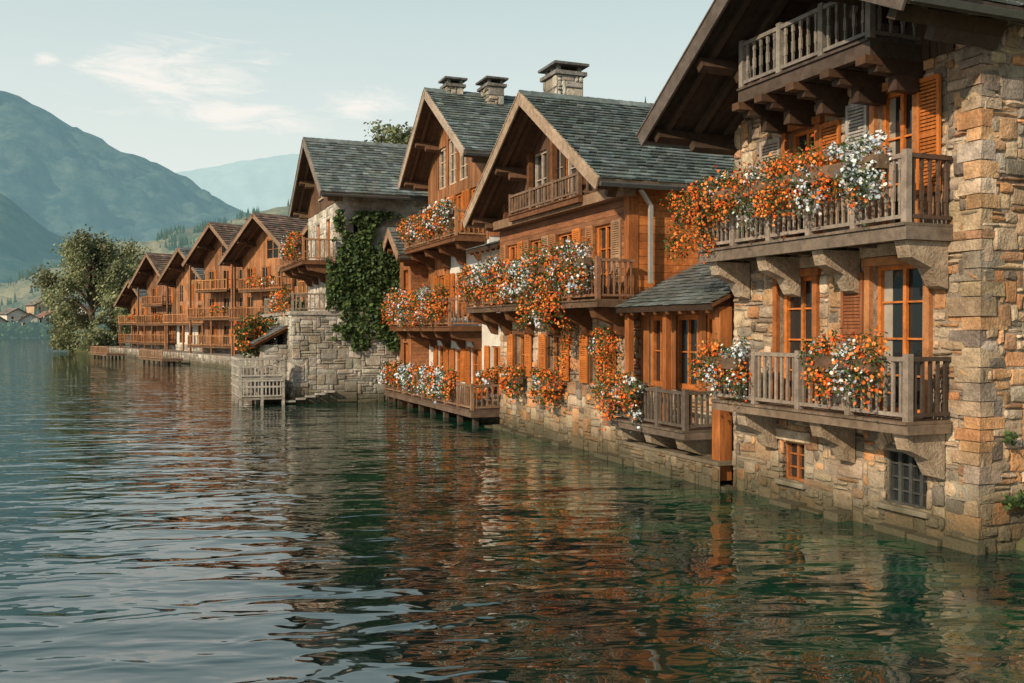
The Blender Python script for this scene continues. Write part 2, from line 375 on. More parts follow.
for o in opsA[2:]:
    window(A,idm,o,fc=OR,cols=2,rows=4 if o[2]<3 else 3,surround=(.13,OR2 if o[0]>14 else (.42,.19,.08),.09),sill=False,curtain=o[0]<12.5)
window(A,idm,opsA[0],fc=(.06,.065,.065),cols=4,rows=4,fw=.04,sill=True); window(A,idm,opsA[1],fc=OR2,cols=2,rows=3,fw=.05)
ac=(11.77+12.72)/2; rr=.62; zc=1.36-rr*.62
V=A.p('arch_stones','stone')
for k in range(9):
    t0=rad(38+104*k/9+.6); t1=rad(38+104*(k+1)/9-.6); r0=rr*.93; r1=rr*R.uniform(1.22,1.34)
    pts=[]
    for b in (-.2,.09+R.uniform(0,.03)):
        for (r,t) in ((r0,t0),(r0,t1),(r1,t1),(r1,t0)): pts.append((ac+r*math.cos(t),b,zc+r*math.sin(t)))
    V.hexa(pts,vary((.46,.34,.23),.25))
for o in (opsA[1],opsA[2],opsA[3]):
    off=.16 if o[2]>1.5 else .02
    pbox(V,idm,o[0]-.25,o[1]+.25,-.05,.085,o[3]+off,o[3]+off+.2,vary((.50,.41,.30),.1))
shutter(A,idm,13.15,13.7,2.3,4.4,(.26,.10,.045),.06)
shutter(A,idm,13.08,13.6,5.5,7.4,(.42,.42,.42),.06); shutter(A,idm,11.45,11.92,5.6,7.45,OR,.08)
shutter(A,idm,15.46,16.1,5.5,7.2,(.42,.36,.31),.06); shutter(A,idm,13.75,14.28,5.5,7.2,OR,.07)
cl=('stone',(.42,.34,.26),[11.45,13.4,15.0,16.6])
balcony(A,idm,11.23,16.5,0.06,.95,1.98,2.98,c=(.26,.22,.19),beam=(.18,.135,.10),sp=.15,posts=5,corb=('stone',(.42,.34,.26),[11.5,13.5,15.7]),th=.2,dark=(.07,.05,.04))
balcony(A,idm,11.23,16.95,0.06,1.0,5.05,6.12,c=(.28,.24,.21),beam=(.17,.135,.11),sp=.14,posts=6,corb=cl,th=.26,style=1,dark=(.09,.055,.04))
balcony(A,idm,11.85,15.35,0.06,1.15,8.02,8.88,c=(.20,.185,.17),beam=(.08,.06,.05),sp=.2,posts=4,style=1,th=.28,ends=True)
for x in (11.95,12.8,13.7,14.6,15.3):
    pbox(A.p('brackets','wood'),idm,x-.1,x+.1,0,1.0,7.5,7.74,vary(DK,.2)); pbox(A.p('brackets','wood'),idm,x-.09,x+.09,0,.6,7.25,7.498,vary(DK,.2))
    pbox(A.p('brackets','wood'),idm,x-.11,x+.11,.9,1.25,7.6,7.735,vary((.09,.05,.03),.2))
planks(A.p('gable_cladding','woodv'),idm,11.2,16.6,7.75,9.9,[],(.07,.045,.03),topA,vertical=True,b=.07)
roof(A,17.6,7.5,10.2,8.1,13.9,9.95,2.0,-8,tc=(.13,.15,.155),fasc=(.11,.09,.08),und=(.06,.042,.032))
A.done()
planter(idm,11.5,16.9,1.12,6.25,['w','w','m','w','o','o','o','w','o','w','m','m'],dens=1.6,vz=.38,drop=.26,fs=.032)
planter(idm,16.4,17.6,1.1,6.0,['o','o'],dens=1.8,vz=.42,drop=.34,fs=.032)
planter(idm,15.3,16.7,1.08,2.98,['w','m','o'],dens=1.8,vz=.44,drop=.28,fs=.032)
planter(idm,11.7,13.4,1.08,3.08,['o','m','w','o','o'],dens=1.7,vz=.42,drop=.26,fs=.032)

# ================================================================== ANNEX
N=Bld('boathouse_annex')
wp=N.p('walls','stone'); ops=[(17.6,18.6,2.0,3.75),(18.9,19.9,2.0,3.75),(20.2,21.1,2.0,3.75)]
mN=offm(-.3)
wall(wp,mN,17.1,21.58,-1,4.3,ops,MC); stones(wp,mN,17.15,21.55,-.5,1.95,[],STP)
planks(N.p('cladding','woodv'),mN,17.12,21.56,1.97,4.2,ops,(.30,.11,.037),vertical=True,b=.02)
for o in ops: window(N,mN,o,fc=(.46,.155,.04),cols=2,rows=2,fw=.11,sill=False,rec=.06)
leanroof(N,17.14,21.56,.55,3.95,-2.3,5.25,(.14,.165,.17))
pbox(N.p('posts','woodv'),idm,17.25,17.55,-.05,.25,.15,3.9,(.36,.13,.04)); pbox(N.p('posts','woodv'),idm,19.4,19.55,.15,.3,1.2,3.9,OR2); pbox(N.p('posts','woodv'),idm,21.2,21.4,.15,.3,1.2,3.9,OR2)
balcony(N,idm,17.7,21.3,-.28,.85,1.2,2.05,c=(.12,.10,.085),beam=(.14,.11,.09),posts=4,corb=('stone',(.40,.33,.25),[18.2,19.6,21.0]))
wall(wp,idm,17.1,21.6,-1,.55,[],MC,b=.35); stones(wp,idm,17.1,21.6,-.5,.5,[],STP,b=.35); pbox(wp,idm,17.1,21.6,-.3,.4,.5,.58,(.3,.25,.2))
N.done()
planter(idm,19.5,21.1,.95,2.15,['w','m','w','o'],dens=1.4,vz=.4)

# ================================================================== MAIN CHALET (middle)
C=Bld('timber_chalet')
u0,u1=21.65,30.9; uc,za=26.2,10.4
topB=lambda a: za-.14-(za-7.15)/5.1*abs(a-uc)
ops=[(22.9,23.8,1.9,3.25),(25.8,26.7,1.9,3.25),(28.6,29.4,1.9,3.25)]
ops2=[(22.6,23.6,4.25,6.3),(25.0,26.1,4.25,6.3),(27.2,28.2,4.25,6.3),(29.2,30.2,4.25,6.3)]
ops3=[(24.4,25.5,7.3,9.0),(25.65,26.75,7.3,9.3),(26.9,28.0,7.3,9.0)]
wp=C.p('walls','stone')
wall(wp,idm,u0,u1,-1.2,4.1,ops,MC); stones(wp,idm,u0,u1,-.6,4.1,[(o[0]-.1,o[1]+.1,o[2],o[3]+.12) for o in ops],STP,cw=.15,ch=.1)
stones(wp,sidem(u0),-1.2,.03,-.5,4.1,[],STP)
wall(C.p('timber_walls','woodh'),idm,u0,u1,4.1,10.4,ops2+ops3,OR2,topB,reveal=.2)
planks(C.p('timber_walls','woodh'),idm,u0,u1,4.1,6.85,ops2,(.25,.115,.055),w=.18)
planks(C.p('gable_cladding','woodv'),idm,u0,u1,6.87,10.3,ops3,(.12,.07,.048),topB,vertical=True,w=.17)
sB=sidem(u0)
wall(C.p('timber_walls','woodh'),sB,-9,0,-1,7.2,[(-3.2,-2.2,5.5,6.7)],OR2)
planks(C.p('side_cladding','wood'),sB,-9,0,4.1,7.1,[(-3.2,-2.2,5.5,6.7)],(.45,.155,.045),w=.2)
window(C,sB,(-3.2,-2.2,5.5,6.7),cols=2,rows=2)
pbox(C.p('corner_posts','woodv'),idm,u0-.06,u0+.2,-.2,.08,4.1,7.1,OR2)
wall(wp,lambda a,b,z:(u1,a,z),-9,0,-1,7.2,[],(.5,.47,.42)); wall(wp,lambda a,b,z:(a,-9,z),u0,u1,-1,10.4,[],MC,topB)
for o in ops: 
    window(C,idm,o,fc=(.45,.2,.08),cols=2,rows=2,surround=(.1,BR,.08)); shutter(C,idm,o[0]-.62,o[0]-.13,1.9,3.25,OR,.08); shutter(C,idm,o[1]+.13,o[1]+.62,1.9,3.25,OR,.08)
for k,o in enumerate(ops2):
    window(C,idm,o,fc=OR,cols=2,rows=3,fw=.1,sill=False,rec=.1); shutter(C,idm,o[0]-.55,o[0]-.04,4.4,6.3,OR if k%2 else (.38,.24,.15),.05); shutter(C,idm,o[1]+.04,o[1]+.5,4.4,6.3,(.36,.17,.08),.05)
for o in ops3: window(C,idm,o,fc=(.42,.37,.32),cols=2,rows=2,fw=.08,sill=False,rec=.1)
balcony(C,idm,21.3,31.3,.06,1.15,4.18,5.2,c=(.24,.13,.08),beam=(.14,.09,.06),posts=7,sp=.16,style=1,corb=('wood',BR,[21.9,23.9,25.9,27.9,29.9,31.1]))
pbox(C.p('tie_beams','wood'),idm,21.3,31.1,.045,.4,6.82,7.1,(.26,.17,.11)); balcony(C,idm,23.6,28.8,.06,.55,7.12,7.75,c=(.20,.13,.09),beam=BR,posts=4,sp=.2)
for x in (22.3,24.4,26.2,28,30.1): pbox(C.p('tie_beams','wood'),idm,x-.09,x+.09,.045,.2,7.1,topB(x)-.1,vary(BR,.2))
roof(C,31.3,7.15,21.1,7.15,uc,za,1.2,-8.5,tc=(.145,.185,.19),fasc=(.36,.27,.20),und=(.12,.068,.042))
chimney(C,27.8,-.95,8.8,11.45,1.05,.9)
D_=C.p('downpipe','metal')
pbox(D_,idm,21.35,21.45,-.5,-.4,4.6,6.6,(.55,.53,.5)); D_.hexa([(21.35,-.5,6.6),(21.45,-.5,6.6),(21.45,-.4,6.6),(21.35,-.4,6.6),(21.15,-.1,6.95),(21.25,-.1,6.95),(21.25,0,6.95),(21.15,0,6.95)],(.55,.53,.5))
x=u0-4.5
while x<u1+1:
    w=R.uniform(.4,1.0); pbox(wp,idm,x+.01,x+w-.01,.02,.22+R.uniform(0,.25),-.8,.04+R.uniform(-.12,.12),vary((.24,.21,.17),.25)); x+=w
C.done()
planter(idm,21.5,25.6,1.25,5.35,['w','o','m','m','o','w'],dens=1.25,vz=.5,vb=.34,fs=.038,drop=.3)
planter(idm,25.7,31.2,1.25,5.35,['w','m','o','m','w','w','o','o'],dens=1.1,vz=.5,vb=.34,fs=.042,drop=.33)
planter(idm,23.3,26.0,1.2,4.35,['o','m','o'],box=False,dens=.9,vz=.4,vb=.2,fs=.038,drop=.3,rows=3)
planter(idm,21.9,23.0,.3,3.4,['o','o'],box=False,dens=1.2,vz=.5,vb=.25,fs=.036,drop=.42,rows=5)
planter(idm,24.3,24.9,.3,3.9,['o'],box=False,dens=1.1,vz=.4,vb=.2,fs=.036,drop=.4,rows=5)
planter(idm,25.4,27.1,.3,1.95,['o','m'],dens=1,vz=.3,fs=.045)
planter(idm,28.3,29.8,.3,2.0,['o','o'],dens=1,vz=.35,fs=.045)

# ================================================================== TALL CHALET
T=Bld('timber_chalet'); nf=-.8; mT=offm(nf); u0,u1=34.2,42.1; uc,za=38.7,13.5
topT=lambda a: za-.14-3.4/4.9*abs(a-uc)
ops=[(35.2,36.2,.6,2.7),(37.4,38.2,1.2,2.6),(39.6,40.6,.6,2.7)]
ops2=[(34.9,35.9,3.7,5.8),(37.2,38.2,3.9,5.8),(39.5,40.5,3.7,5.8)]
ops3=[(35.3,36.3,7.1,9.1),(37.2,38.2,7.1,9.1),(39.4,40.4,7.1,9.1)]
ops4=[(36.6,37.8,9.6,11.4),(38.0,39.2,9.6,11.6),(39.4,40.6,9.6,11.4)]
PL=(.66,.65,.62)
wp=T.p('walls','plaster')
wall(wp,mT,u0,u1,-1,6.9,ops+ops2,PL); planks(T.p('timber_walls','woodv'),mT,39.0,42.1,3.0,6.8,ops2,(.34,.14,.055),vertical=True)
stones(T.p('base','stone'),mT,u0,u1,-.5,.5,[],STP,cw=.2,ch=.13)
wall(T.p('timber_walls','woodv'),mT,u0,u1,6.9,13.4,ops3+ops4,OR2,topT); planks(T.p('timber_walls','woodv'),mT,u0,u1,6.9,13.2,ops3+ops4,(.28,.13,.06),topT,vertical=True)
sT=sidem(u0)
wall(wp,sT,-9,nf,-1,10.2,[(-2.6,-1.6,4.4,6.0),(-2.6,-1.6,1.2,2.8)],PL)
for z in (4.4,1.2): window(T,sT,(-2.6,-1.6,z,z+1.6),cols=2,rows=2); shutter(T,sT,-1.57,-1.05,z,z+1.6,OR); shutter(T,sT,-3.15,-2.63,z,z+1.6,OR)
planks(T.p('side_cladding','wood'),sT,-9,nf,7.0,10.1,[],(.38,.15,.06),w=.2)
wall(wp,lambda a,b,z:(u1,a,z),-9,nf,-1,10.2,[],PL); wall(wp,lambda a,b,z:(a,-9,z),u0,u1,-1,13.4,[],PL,topT)
for o in ops+ops2+ops3+ops4:
    window(T,mT,o,fc=OR if o[2]<9 else (.55,.46,.37),cols=2,rows=3,fw=.09,sill=False,rec=.1)
    if o[2]<9: shutter(T,mT,o[0]-.55,o[0]-.04,o[2]+.1,o[3],OR,.05); shutter(T,mT,o[1]+.04,o[1]+.55,o[2]+.1,o[3],OR,.05)
balcony(T,idm,34.4,41.6,nf+.05,.5,7.0,8.0,c=(.30,.17,.10),beam=BR,posts=5,sp=.17,style=1,corb=('wood',BR,[34.8,37,39,41.2]))
balcony(T,idm,34.6,43.5,nf+.05,.7,3.55,4.6,c=(.30,.16,.09),beam=BR,posts=6,sp=.17,style=1,corb=('wood',BR,[35,37,39,41,43]))
roof(T,42.9,10.1,33.6,10.1,uc,za,.4,-9,tc=(.15,.19,.195),fasc=(.38,.31,.25),und=(.14,.08,.05),wall_n=nf,tile=(.3,.26))
chimney(T,38.9,-.9,12.9,13.75,.7,.7); chimney(T,38.4,-2.5,12.7,13.75,1.1,.7)
T.done()
planter(idm,34.5,37.5,.62,8.15,['w','m','w','o'],dens=.8,vz=.42,vb=.3,fs=.05); planter(idm,37.6,41.4,.62,8.1,['m','w','w','o'],dens=.8,vz=.42,vb=.3,fs=.05)
planter(idm,34.6,38.5,.82,4.75,['o','o','w','m'],dens=.9,vz=.5,vb=.3,fs=.05,drop=.35); planter(idm,38.6,43.4,.82,4.75,['o','w','m','o'],dens=.8,vz=.5,vb=.3,fs=.05,drop=.35)
K=Bld('stucco_link_building'); mK=offm(-.5); ops=[(32.2,33.2,1.0,2.8),(32.2,33.2,4.2,5.6)]
wall(K.p('walls','plaster'),mK,30.92,34.18,-1,6.4,ops,(.66,.64,.60)); stones(K.p('base','stone'),mK,30.92,34.18,-.5,.9,[],STP,cw=.2,ch=.13)
for o in ops: window(K,mK,o,cols=2,rows=2); shutter(K,mK,o[0]-.5,o[0]-.03,o[2],o[3],OR); shutter(K,mK,o[1]+.03,o[1]+.5,o[2],o[3],OR)
leanroof(K,30.95,34.15,.1,6.4,-4,7.6,(.14,.165,.17)); K.done()
W=Bld('lakeside_terrace')
balcony(W,idm,31.6,43.9,-.7,.85,.55,1.45,c=(.24,.15,.10),beam=(.13,.09,.07),posts=9,sp=.18,th=.25)
for i in range(8):
    x=31.8+i*1.7; pbox(W.p('piles','woodv'),idm,x,x+.18,.5,.68,-1.5,.3,vary((.08,.06,.05),.2))
W.done()
planter(idm,33.3,37.5,.9,1.65,['o','w','m','w'],dens=.9,vz=.45,fs=.05); planter(idm,37.6,43.7,.9,1.65,['m','w','w','o','o','w'],dens=.8,vz=.45,fs=.05)
planter(idm,32,33.1,-.1,1.7,['o'],dens=1,vz=.45,fs=.05)
Y=Bld('small_gabled_house'); ops=[(42.75,43.55,4.6,6.2),(42.75,43.55,.8,2.8)]
tY=lambda a: 8.05-.1-.75*abs(a-43.25)
wall(Y.p('walls','woodv'),idm,42.2,44.3,-1,8,ops,OR2,tY); planks(Y.p('walls','woodv'),idm,42.2,44.3,.5,8,ops,(.34,.15,.07),tY,vertical=True)
for o in ops: window(Y,idm,o)
wall(Y.p('walls','woodv'),sidem(42.2),-5,0,-1,7.2,[],OR2); planks(Y.p('side_cladding','wood'),sidem(42.2),-5,0,.5,7.1,[],(.34,.15,.07))
roof(Y,45,6.75,41.5,6.75,43.25,8.05,.8,-5,tc=(.14,.165,.17),fasc=(.3,.2,.14),tile=(.3,.26)); Y.done()

# ================================================================== STONE TOWER HOUSE
D=Bld('stone_tower_house'); u0,u1=44.6,52; uc,za=48,12.9; nF=3.0; mD=offm(nF)
topD=lambda a: za-.14-3.2/4.6*abs(a-uc)
STL=[(.56,.54,.50),(.46,.45,.42),(.62,.60,.56),(.38,.37,.36),(.50,.45,.38)]
wp=D.p('walls','stone')
opsS=[(1.3,2.2,7.2,8.6),(-.6,.3,6.2,7.5),(1.4,2.1,4.6,5.7)]
wall(wp,sidem(u0),-6,nF,-1,9.75,opsS,(.55,.53,.49)); stones(wp,sidem(u0),-6,nF,4,9.7,[(o[0]-.05,o[1]+.05,o[2],o[3]) for o in opsS],STL,cw=.22,ch=.15,prot=.03)
for o in opsS: window(D,sidem(u0),o,fc=(.4,.33,.28),cols=2,rows=2)
ops=[(46,47,6.75,8.8),(48.6,49.6,6.75,8.8),(47.4,48.4,10,11.2)]
wall(wp,mD,u0,u1,-1,12.8,ops,(.55,.53,.49),topD); stones(wp,mD,u0,u1,4,9.4,ops,STL,cw=.22,ch=.15,prot=.03)
planks(D.p('gable_cladding','woodv'),mD,u0,u1,9.4,12.7,ops,(.16,.09,.055),topD,vertical=True,w=.2)
for o in ops: window(D,mD,o)
wall(wp,lambda a,b,z:(u1,a,z),-6,nF,-1,9.75,[],(.5,.48,.44)); wall(wp,lambda a,b,z:(a,-6,z),u0,u1,-1,12.8,[],(.5,.48,.44),topD)
balcony(D,mD,44.4,51.5,.05,1.6,6.65,7.65,c=(.32,.17,.09),beam=BR,posts=5,sp=.18,corb=('wood',BR,[44.7,47,49,51]))
roof(D,52.6,9.7,43.4,9.7,uc,za,3.9,-6.5,tc=(.155,.19,.195),fasc=(.2,.17,.15),und=(.12,.08,.05),wall_n=nF,tile=(.32,.28))
chimney(D,46.5,-3.5,10.8,13.6,.8,.8)
wb=D.p('base','stone'); stones(wb,sidem(44.3),-.6,5.1,-.6,4.1,[],STG,cw=.19,ch=.12,prot=.05); wall(wb,sidem(44.3),-.6,5.1,-1.5,4.1,[],(.42,.40,.36))
stones(wb,offm(5.1),44.3,55,-.6,4.1,[],STG,cw=.22,ch=.14); wall(wb,offm(5.1),44.3,55,-1.5,4.1,[],(.42,.40,.36))
pbox(wb,idm,44.2,55,-.6,5.2,4.1,4.25,(.42,.40,.37))
balcony(D,offm(3.0),44.4,54,.05,2.1,4.28,5.1,c=(.27,.22,.18),beam=(.3,.28,.25),posts=6,sp=.2)
D.done()
planter(offm(3.0),44.6,49,1.7,7.7,['m','o','w'],dens=.7,vz=.35,fs=.05); planter(offm(3.0),44.5,50,2.2,5.1,['o','o','m'],dens=.4,vz=.35,fs=.05)
I=Bld('ivy'); P=I.p('ivy','leaf')
for i in range(11000):
    a=R.uniform(-.4,3.5); z=R.uniform(2.4,9.0)
    d=noise.noise(Vector((a*1.1,z*.7,3.1)))+.6*noise.noise(Vector((a*3,z*3,7)))
    edge=min(a+.4,3.5-a)*.55+min(z-2.4,9.0-z)*.3-.5
    if d+edge*.75>.15:
        leafq(P,(44.5-R.uniform(.05,.45)*(1+d*.5),a,z),R.uniform(.05,.10),vary(R.choice(GRN),.5),nrm=(-.7,0,.3),k=5)
I.single()
I=Bld('ivy'); P=I.p('ivy','leaf')
for i in range(6000):
    a=R.uniform(-1.7,.0); z=R.uniform(.0,2.6)
    if noise.noise(Vector((a*2,z*2,5)))*1.3+.55-abs(a+1.1)*1.1-abs(z-1.1)*.6>.1: leafq(P,(10.72-R.uniform(.03,.22),a,z),R.uniform(.02,.045),vary(R.choice(GRN),.4),nrm=(-.8,0,.5))
I.single()
W=Bld('landing_stage'); c=(.42,.40,.37); P=W.p('frame','wood')
ua,ub,na,nb_=43.8,47.2,5.5,7.5
for z in (.35,1.25): pbox(P,idm,ua,ub,na,nb_,z-.09,z,vary((.3,.28,.25),.1))
for u in (ua,(ua+ub)/2,ub-.12):
    for n in (na,(na+nb_)/2-.06,nb_-.12): pbox(P,idm,u+.001,u+.12,n+.001,n+.12,-1.3,2.15,vary(c,.1))
for z in (.8,1.7,2.05):
    pbox(P,idm,ua-.02,ua+.03,na,nb_,z,z+.08,c); pbox(P,idm,ua,ub,nb_-.03,nb_+.03,z,z+.08,c)
mm=lambda a,b,z:(ua+b,a,z)
baluster_row(P,mm,na+.1,nb_-.1,0.01,1.25,2.1,c,.16); baluster_row(P,mm,na+.1,nb_-.1,0.01,.33,1.15,c,.16)
baluster_row(P,idm,ua+.1,ub-.1,nb_-.01,1.25,2.1,c,.16); baluster_row(P,idm,ua+.1,ub-.1,nb_-.01,.33,1.15,c,.16)
for k in range(5): pbox(P,idm,43.9+.0,44.25,5.0-.45*k-.0,5.42-.45*k,.1+.1*k,.18+.1*k,vary(c,.1))
W.done()
H=Bld('slate_roofed_hut'); 
pbox(H.p('walls','stone'),idm,45.5,49,5.12,6.2,-.5,2.7,(.4,.37,.33)); stones(H.p('walls','stone'),sidem(45.5),5.12,6.2,0,2.7,[],STG,cw=.2)
leanroof(H,45.2,49.2,6.7,2.75,5.12,3.6,(.15,.17,.175)); H.done()

# ================================================================== vegetation
def shrub(name,O,r,h,n,ls=.12,cols=GRN,fl=None):
    B=Bld(name,O,0); P=B.p('foliage','leaf')
    cs=[(R.uniform(-.6,.6)*r,R.uniform(-.6,.6)*r,R.uniform(.3,.8)*h,R.uniform(.35,.6)*r) for _ in range(9)]
    cs.append((0,0,h*.4,r*.6))
    for i in range(n):
        c=R.choice(cs); d=Vector((R.gauss(0,1),R.gauss(0,1),R.gauss(0,1))).normalized()*c[3]*R.uniform(.6,1.1)
        if fl and R.random()<.3: leafq(B.p('flowers','petal'),(c[0]+d.x*1.05,c[1]+d.y*1.05,max(.02,c[2]+d.z)),ls*R.uniform(.5,.8),vary(R.choice(fl),.2))
        else: leafq(P,(c[0]+d.x,c[1]+d.y,max(.02,c[2]+d.z)),ls*R.uniform(.6,1.2),vary(R.choice(cols),.3),k=4,asp=.6)
    t=B.p('stems','bark')
    for k in range(5):
        a=k*1.3; pbox(t,idm,.1*math.cos(a)-.03,.1*math.cos(a)+.03,.1*math.sin(a)-.03,.1*math.sin(a)+.03,0,h*.7,(.09,.06,.04))
    return B.done()
def limb(P,p,q,r0,r1,c=(.09,.065,.045),k=7):
    p=Vector(p);q=Vector(q); d=(q-p).normalized(); t=d.orthogonal().normalized(); s=d.cross(t)
    A_=[p+(t*math.cos(6.283*i/k)+s*math.sin(6.283*i/k))*r0 for i in range(k)]; B_=[q+(t*math.cos(6.283*i/k)+s*math.sin(6.283*i/k))*r1 for i in range(k)]
    for i in range(k): P.poly([tuple(A_[i]),tuple(A_[(i+1)%k]),tuple(B_[(i+1)%k]),tuple(B_[i])],c)
def tree(name,O,h,w,n,ls,cols,weep=0):
    B=Bld(name,O,0); Tk=B.p('trunk','bark'); Lf=B.p('foliage','leaf')
    limb(Tk,(0,0,-.5),(R.uniform(-.3,.3),0,h*.3),w*.04,w*.03)
    cl=[]
    for i in range(34):
        a=R.uniform(0,6.28); hh=R.uniform(.25,.98); rr=w*.5*math.sin(math.pi*min(1,max(.12,(hh-.1)/.95)))**.7*R.uniform(.35,1.05)
        e=(rr*math.cos(a),rr*math.sin(a),h*hh*.95); s=(0,0,h*min(hh*.6,.5)); mid=(e[0]*.4,e[1]*.4,(s[2]+e[2])*.52)
        limb(Tk,s,mid,w*.014,w*.009); limb(Tk,mid,e,w*.009,w*.002); cl.append((e,w*R.uniform(.06,.13),R.uniform(.65,1.35)))
    limb(Tk,(0,0,h*.3),(0,0,h*.85),w*.028,w*.006)
    for i in range(n):
        e,r,b=R.choice(cl); d=Vector((R.gauss(0,1),R.gauss(0,1),R.gauss(0,.7)))*r*.65
        c=R.choice(cols); c=tuple(x*b for x in c); z=e[2]+d.z-(abs(R.gauss(0,1))*h*.05 if weep else 0)
        leafq(Lf,(e[0]+d.x,e[1]+d.y,max(.3,z)),ls*R.uniform(.6,1.2),vary(c,.25),k=4,asp=.6)
    return B.done()
def conifer_into(P,x,y,z,h,c):
    r=h*.2
    for k in range(6):
        z0=z+h*(.1+.14*k); rr=r*(1-k/6.3); n=7; a0=R.uniform(0,6)
        apex=(x,y,z0+h*.26)
        pts=[(x+rr*R.uniform(.75,1.15)*math.cos(a0+6.283*i/n),y+rr*R.uniform(.75,1.15)*math.sin(a0+6.283*i/n),z0+R.uniform(-.03,.03)*h) for i in range(n)]
        for i in range(n): P.poly([pts[i],pts[(i+1)%n],apex],vary(c,.3))

shrub('flowering_shrub',(-6.3,47.5,2.0),1.2,1.9,2500,.09,fl=FO)
shrub('shrub',(-3.6,56,2.5),1.6,2.6,2500,.13)
shrub('shrub',(-5.9,50.5,1.8),1.2,2.2,2200,.10)
WG=[(.20,.23,.12),(.24,.26,.145),(.16,.20,.10),(.28,.29,.17)]
tree('willow_tree',(-17.5,158,.8),18,14,20000,.25,WG,1)
tree('willow_tree',(-13.2,166,.8),17.5,12,13000,.25,WG,1)
tree('broadleaf_tree',(-13.6,148,.8),8,6,3500,.25,WG)
tree('broadleaf_tree',(-21,168,.5),6,6,3000,.25,WG)
tree('broadleaf_tree',(5.8,66,9),9.6,6,3500,.16,[(.12,.15,.08),(.16,.18,.10)])
shrub('shrub',(-16,148,.6),3,2.6,2000,.25,WG); shrub('shrub',(-21,163,.4),3,2.2,2000,.25,WG)

# ================================================================== ROW OF CHALETS ALONG THE BAY
def chalet(O,rz,w,dep,zb,ze,za,wc,rc,fl=3,ext=1.3,bal=(0,1,2),plast=0):
    B=Bld('wooden_chalet',O,rz); h=w/2
    tp=lambda a: za-.15-(za-ze)/(h+.9)*abs(a)
    st=B.p('base','stone'); wp=B.p('walls','woodv')
    floors=[zb+i*(ze-zb)/fl for i in range(fl)]
    ops=[]
    for fz in floors:
        k=int(w/2.3)
        for i in range(k):
            c=-h+(i+.5)*w/k; ops.append((c-.5,c+.5,fz+.15,fz+2.1))
    ops.append((-.9,.9,ze+.2,ze+1.9))
    zp=floors[plast] if plast else zb
    if plast:
        wall(B.p('plaster_walls','plaster'),idm,-h,h,zb,zp,ops,(.62,.60,.56)); 
    wall(wp,idm,-h,h,zp,za,ops,wc,tp); planks(wp,idm,-h,h,zp,za,ops,wc,tp,vertical=True,w=.3)
    wall(st,idm,-h-.1,h+.1,-1.5,zb,[],(.36,.33,.29),b=.1); stones(st,idm,-h-.1,h+.1,-.6,zb,[],STG,cw=.3,ch=.2,b=.1)
    sops=[(-d_-1,-d_,fz+.7,fz+2.0) for fz in floors for d_ in (1.2,3.6)]
    if plast: wall(B.p('plaster_walls','plaster'),sidem(-h),-dep,0,zb,zp,[o for o in sops if o[3]<zp],(.62,.60,.56))
    wall(wp,sidem(-h),-dep,0,zp,ze+.2,[o for o in sops if o[2]>zp],wc); planks(B.p('side_cladding','wood'),sidem(-h),-dep,0,zp,ze+.1,sops,wc,w=.3)
    wall(st,sidem(-h-.1),-dep,.1,-1.5,zb,[],(.36,.33,.29)); stones(st,sidem(-h-.1),-dep,.1,-.6,zb,[],STG,cw=.3,ch=.2)
    for o in sops: window(B,sidem(-h),o,cols=2,rows=1,rec=.06)
    wall(wp,lambda a,b,z:(h,a,z),-dep,0,-1,ze+.2,[],wc); wall(wp,lambda a,b,z:(a,-dep,z),-h,h,-1,za,[],wc,tp)
    for o in ops:
        window(B,idm,o,fc=(.45,.22,.1),cols=2,rows=2,sill=False,rec=.08)
        if o[2]<ze-1 and R.random()<.7: shutter(B,idm,o[0]-.45,o[0]-.03,o[2]+.1,o[3],vary(OR,.3),.05)
    for i,fz in enumerate(floors):
        if i not in bal: continue
        e=h+.2 if i!=2 else h*.7
        balcony(B,idm,-e,e,.05,ext,fz+.05,fz+1.05,c=vary((.40,.19,.085),.3),beam=(.14,.08,.045),posts=5,sp=.24)
        if i and R.random()<.7: bB=Bld('flower_box',O,rz); a0=R.uniform(-e,0); bloom(bB,idm,a0,a0+R.uniform(1.5,h),ext+.1,fz+1.0,[R.choice('omo'),'o'],dens=.22,vz=.3,vb=.25,fs=.09,cl=.5,rows=2); bB.done()
    for x in (-h,0,h-.15): pbox(B.p('posts','woodv'),idm,x,x+.16,ext-.25,ext-.09,-1,(ze-.1 if 2 in bal else floors[1]) if x else floors[1],vary(wc,.2))
    roof(B,h+.9,ze,-h-.9,ze,0,za,1.9,-dep-.6,tc=rc,fasc=(.24,.16,.11),und=(.13,.075,.05),tile=(.45,.38),lift=.07)
    chimney(B,h*.4,-dep*.4,ze+.5,za+.7,.8,.8)
    return B.done()
BRr=(.20,.14,.11); GRr=(.16,.185,.19)
WC=[(.34,.16,.075),(.27,.13,.065),(.36,.18,.09),(.22,.11,.06)]
chalet((1.8,70,0),108,8,9,2.0,8.0,11.0,WC[1],GRr)
chalet((-.6,83.5,0),114,9.8,10,1.8,9.3,13.2,WC[0],BRr,bal=(1,2),plast=1)
chalet((-3.2,97.0,0),119,7.6,10,1.8,9.9,13.7,WC[1],BRr,ext=1.8,bal=(0,1,2))
chalet((-5.4,109,0),112,9.2,10,1.8,8.6,12.2,WC[2],GRr,bal=(1,),plast=1,ext=1.5)
chalet((-8.5,121,0),118,6.8,10,1.8,8.6,12.4,WC[3],BRr,bal=(0,1,2))
chalet((-10.4,132,0),112,7.8,9,1.8,6.6,9.8,WC[0],GRr,ext=1.6,fl=2,bal=(0,1))
chalet((7.5,88,2.5),112,9,9,2,9.5,13.3,WC[2],GRr)
chalet((3.0,106,3),114,9,9,2,9.0,12.5,WC[0],BRr,plast=1)
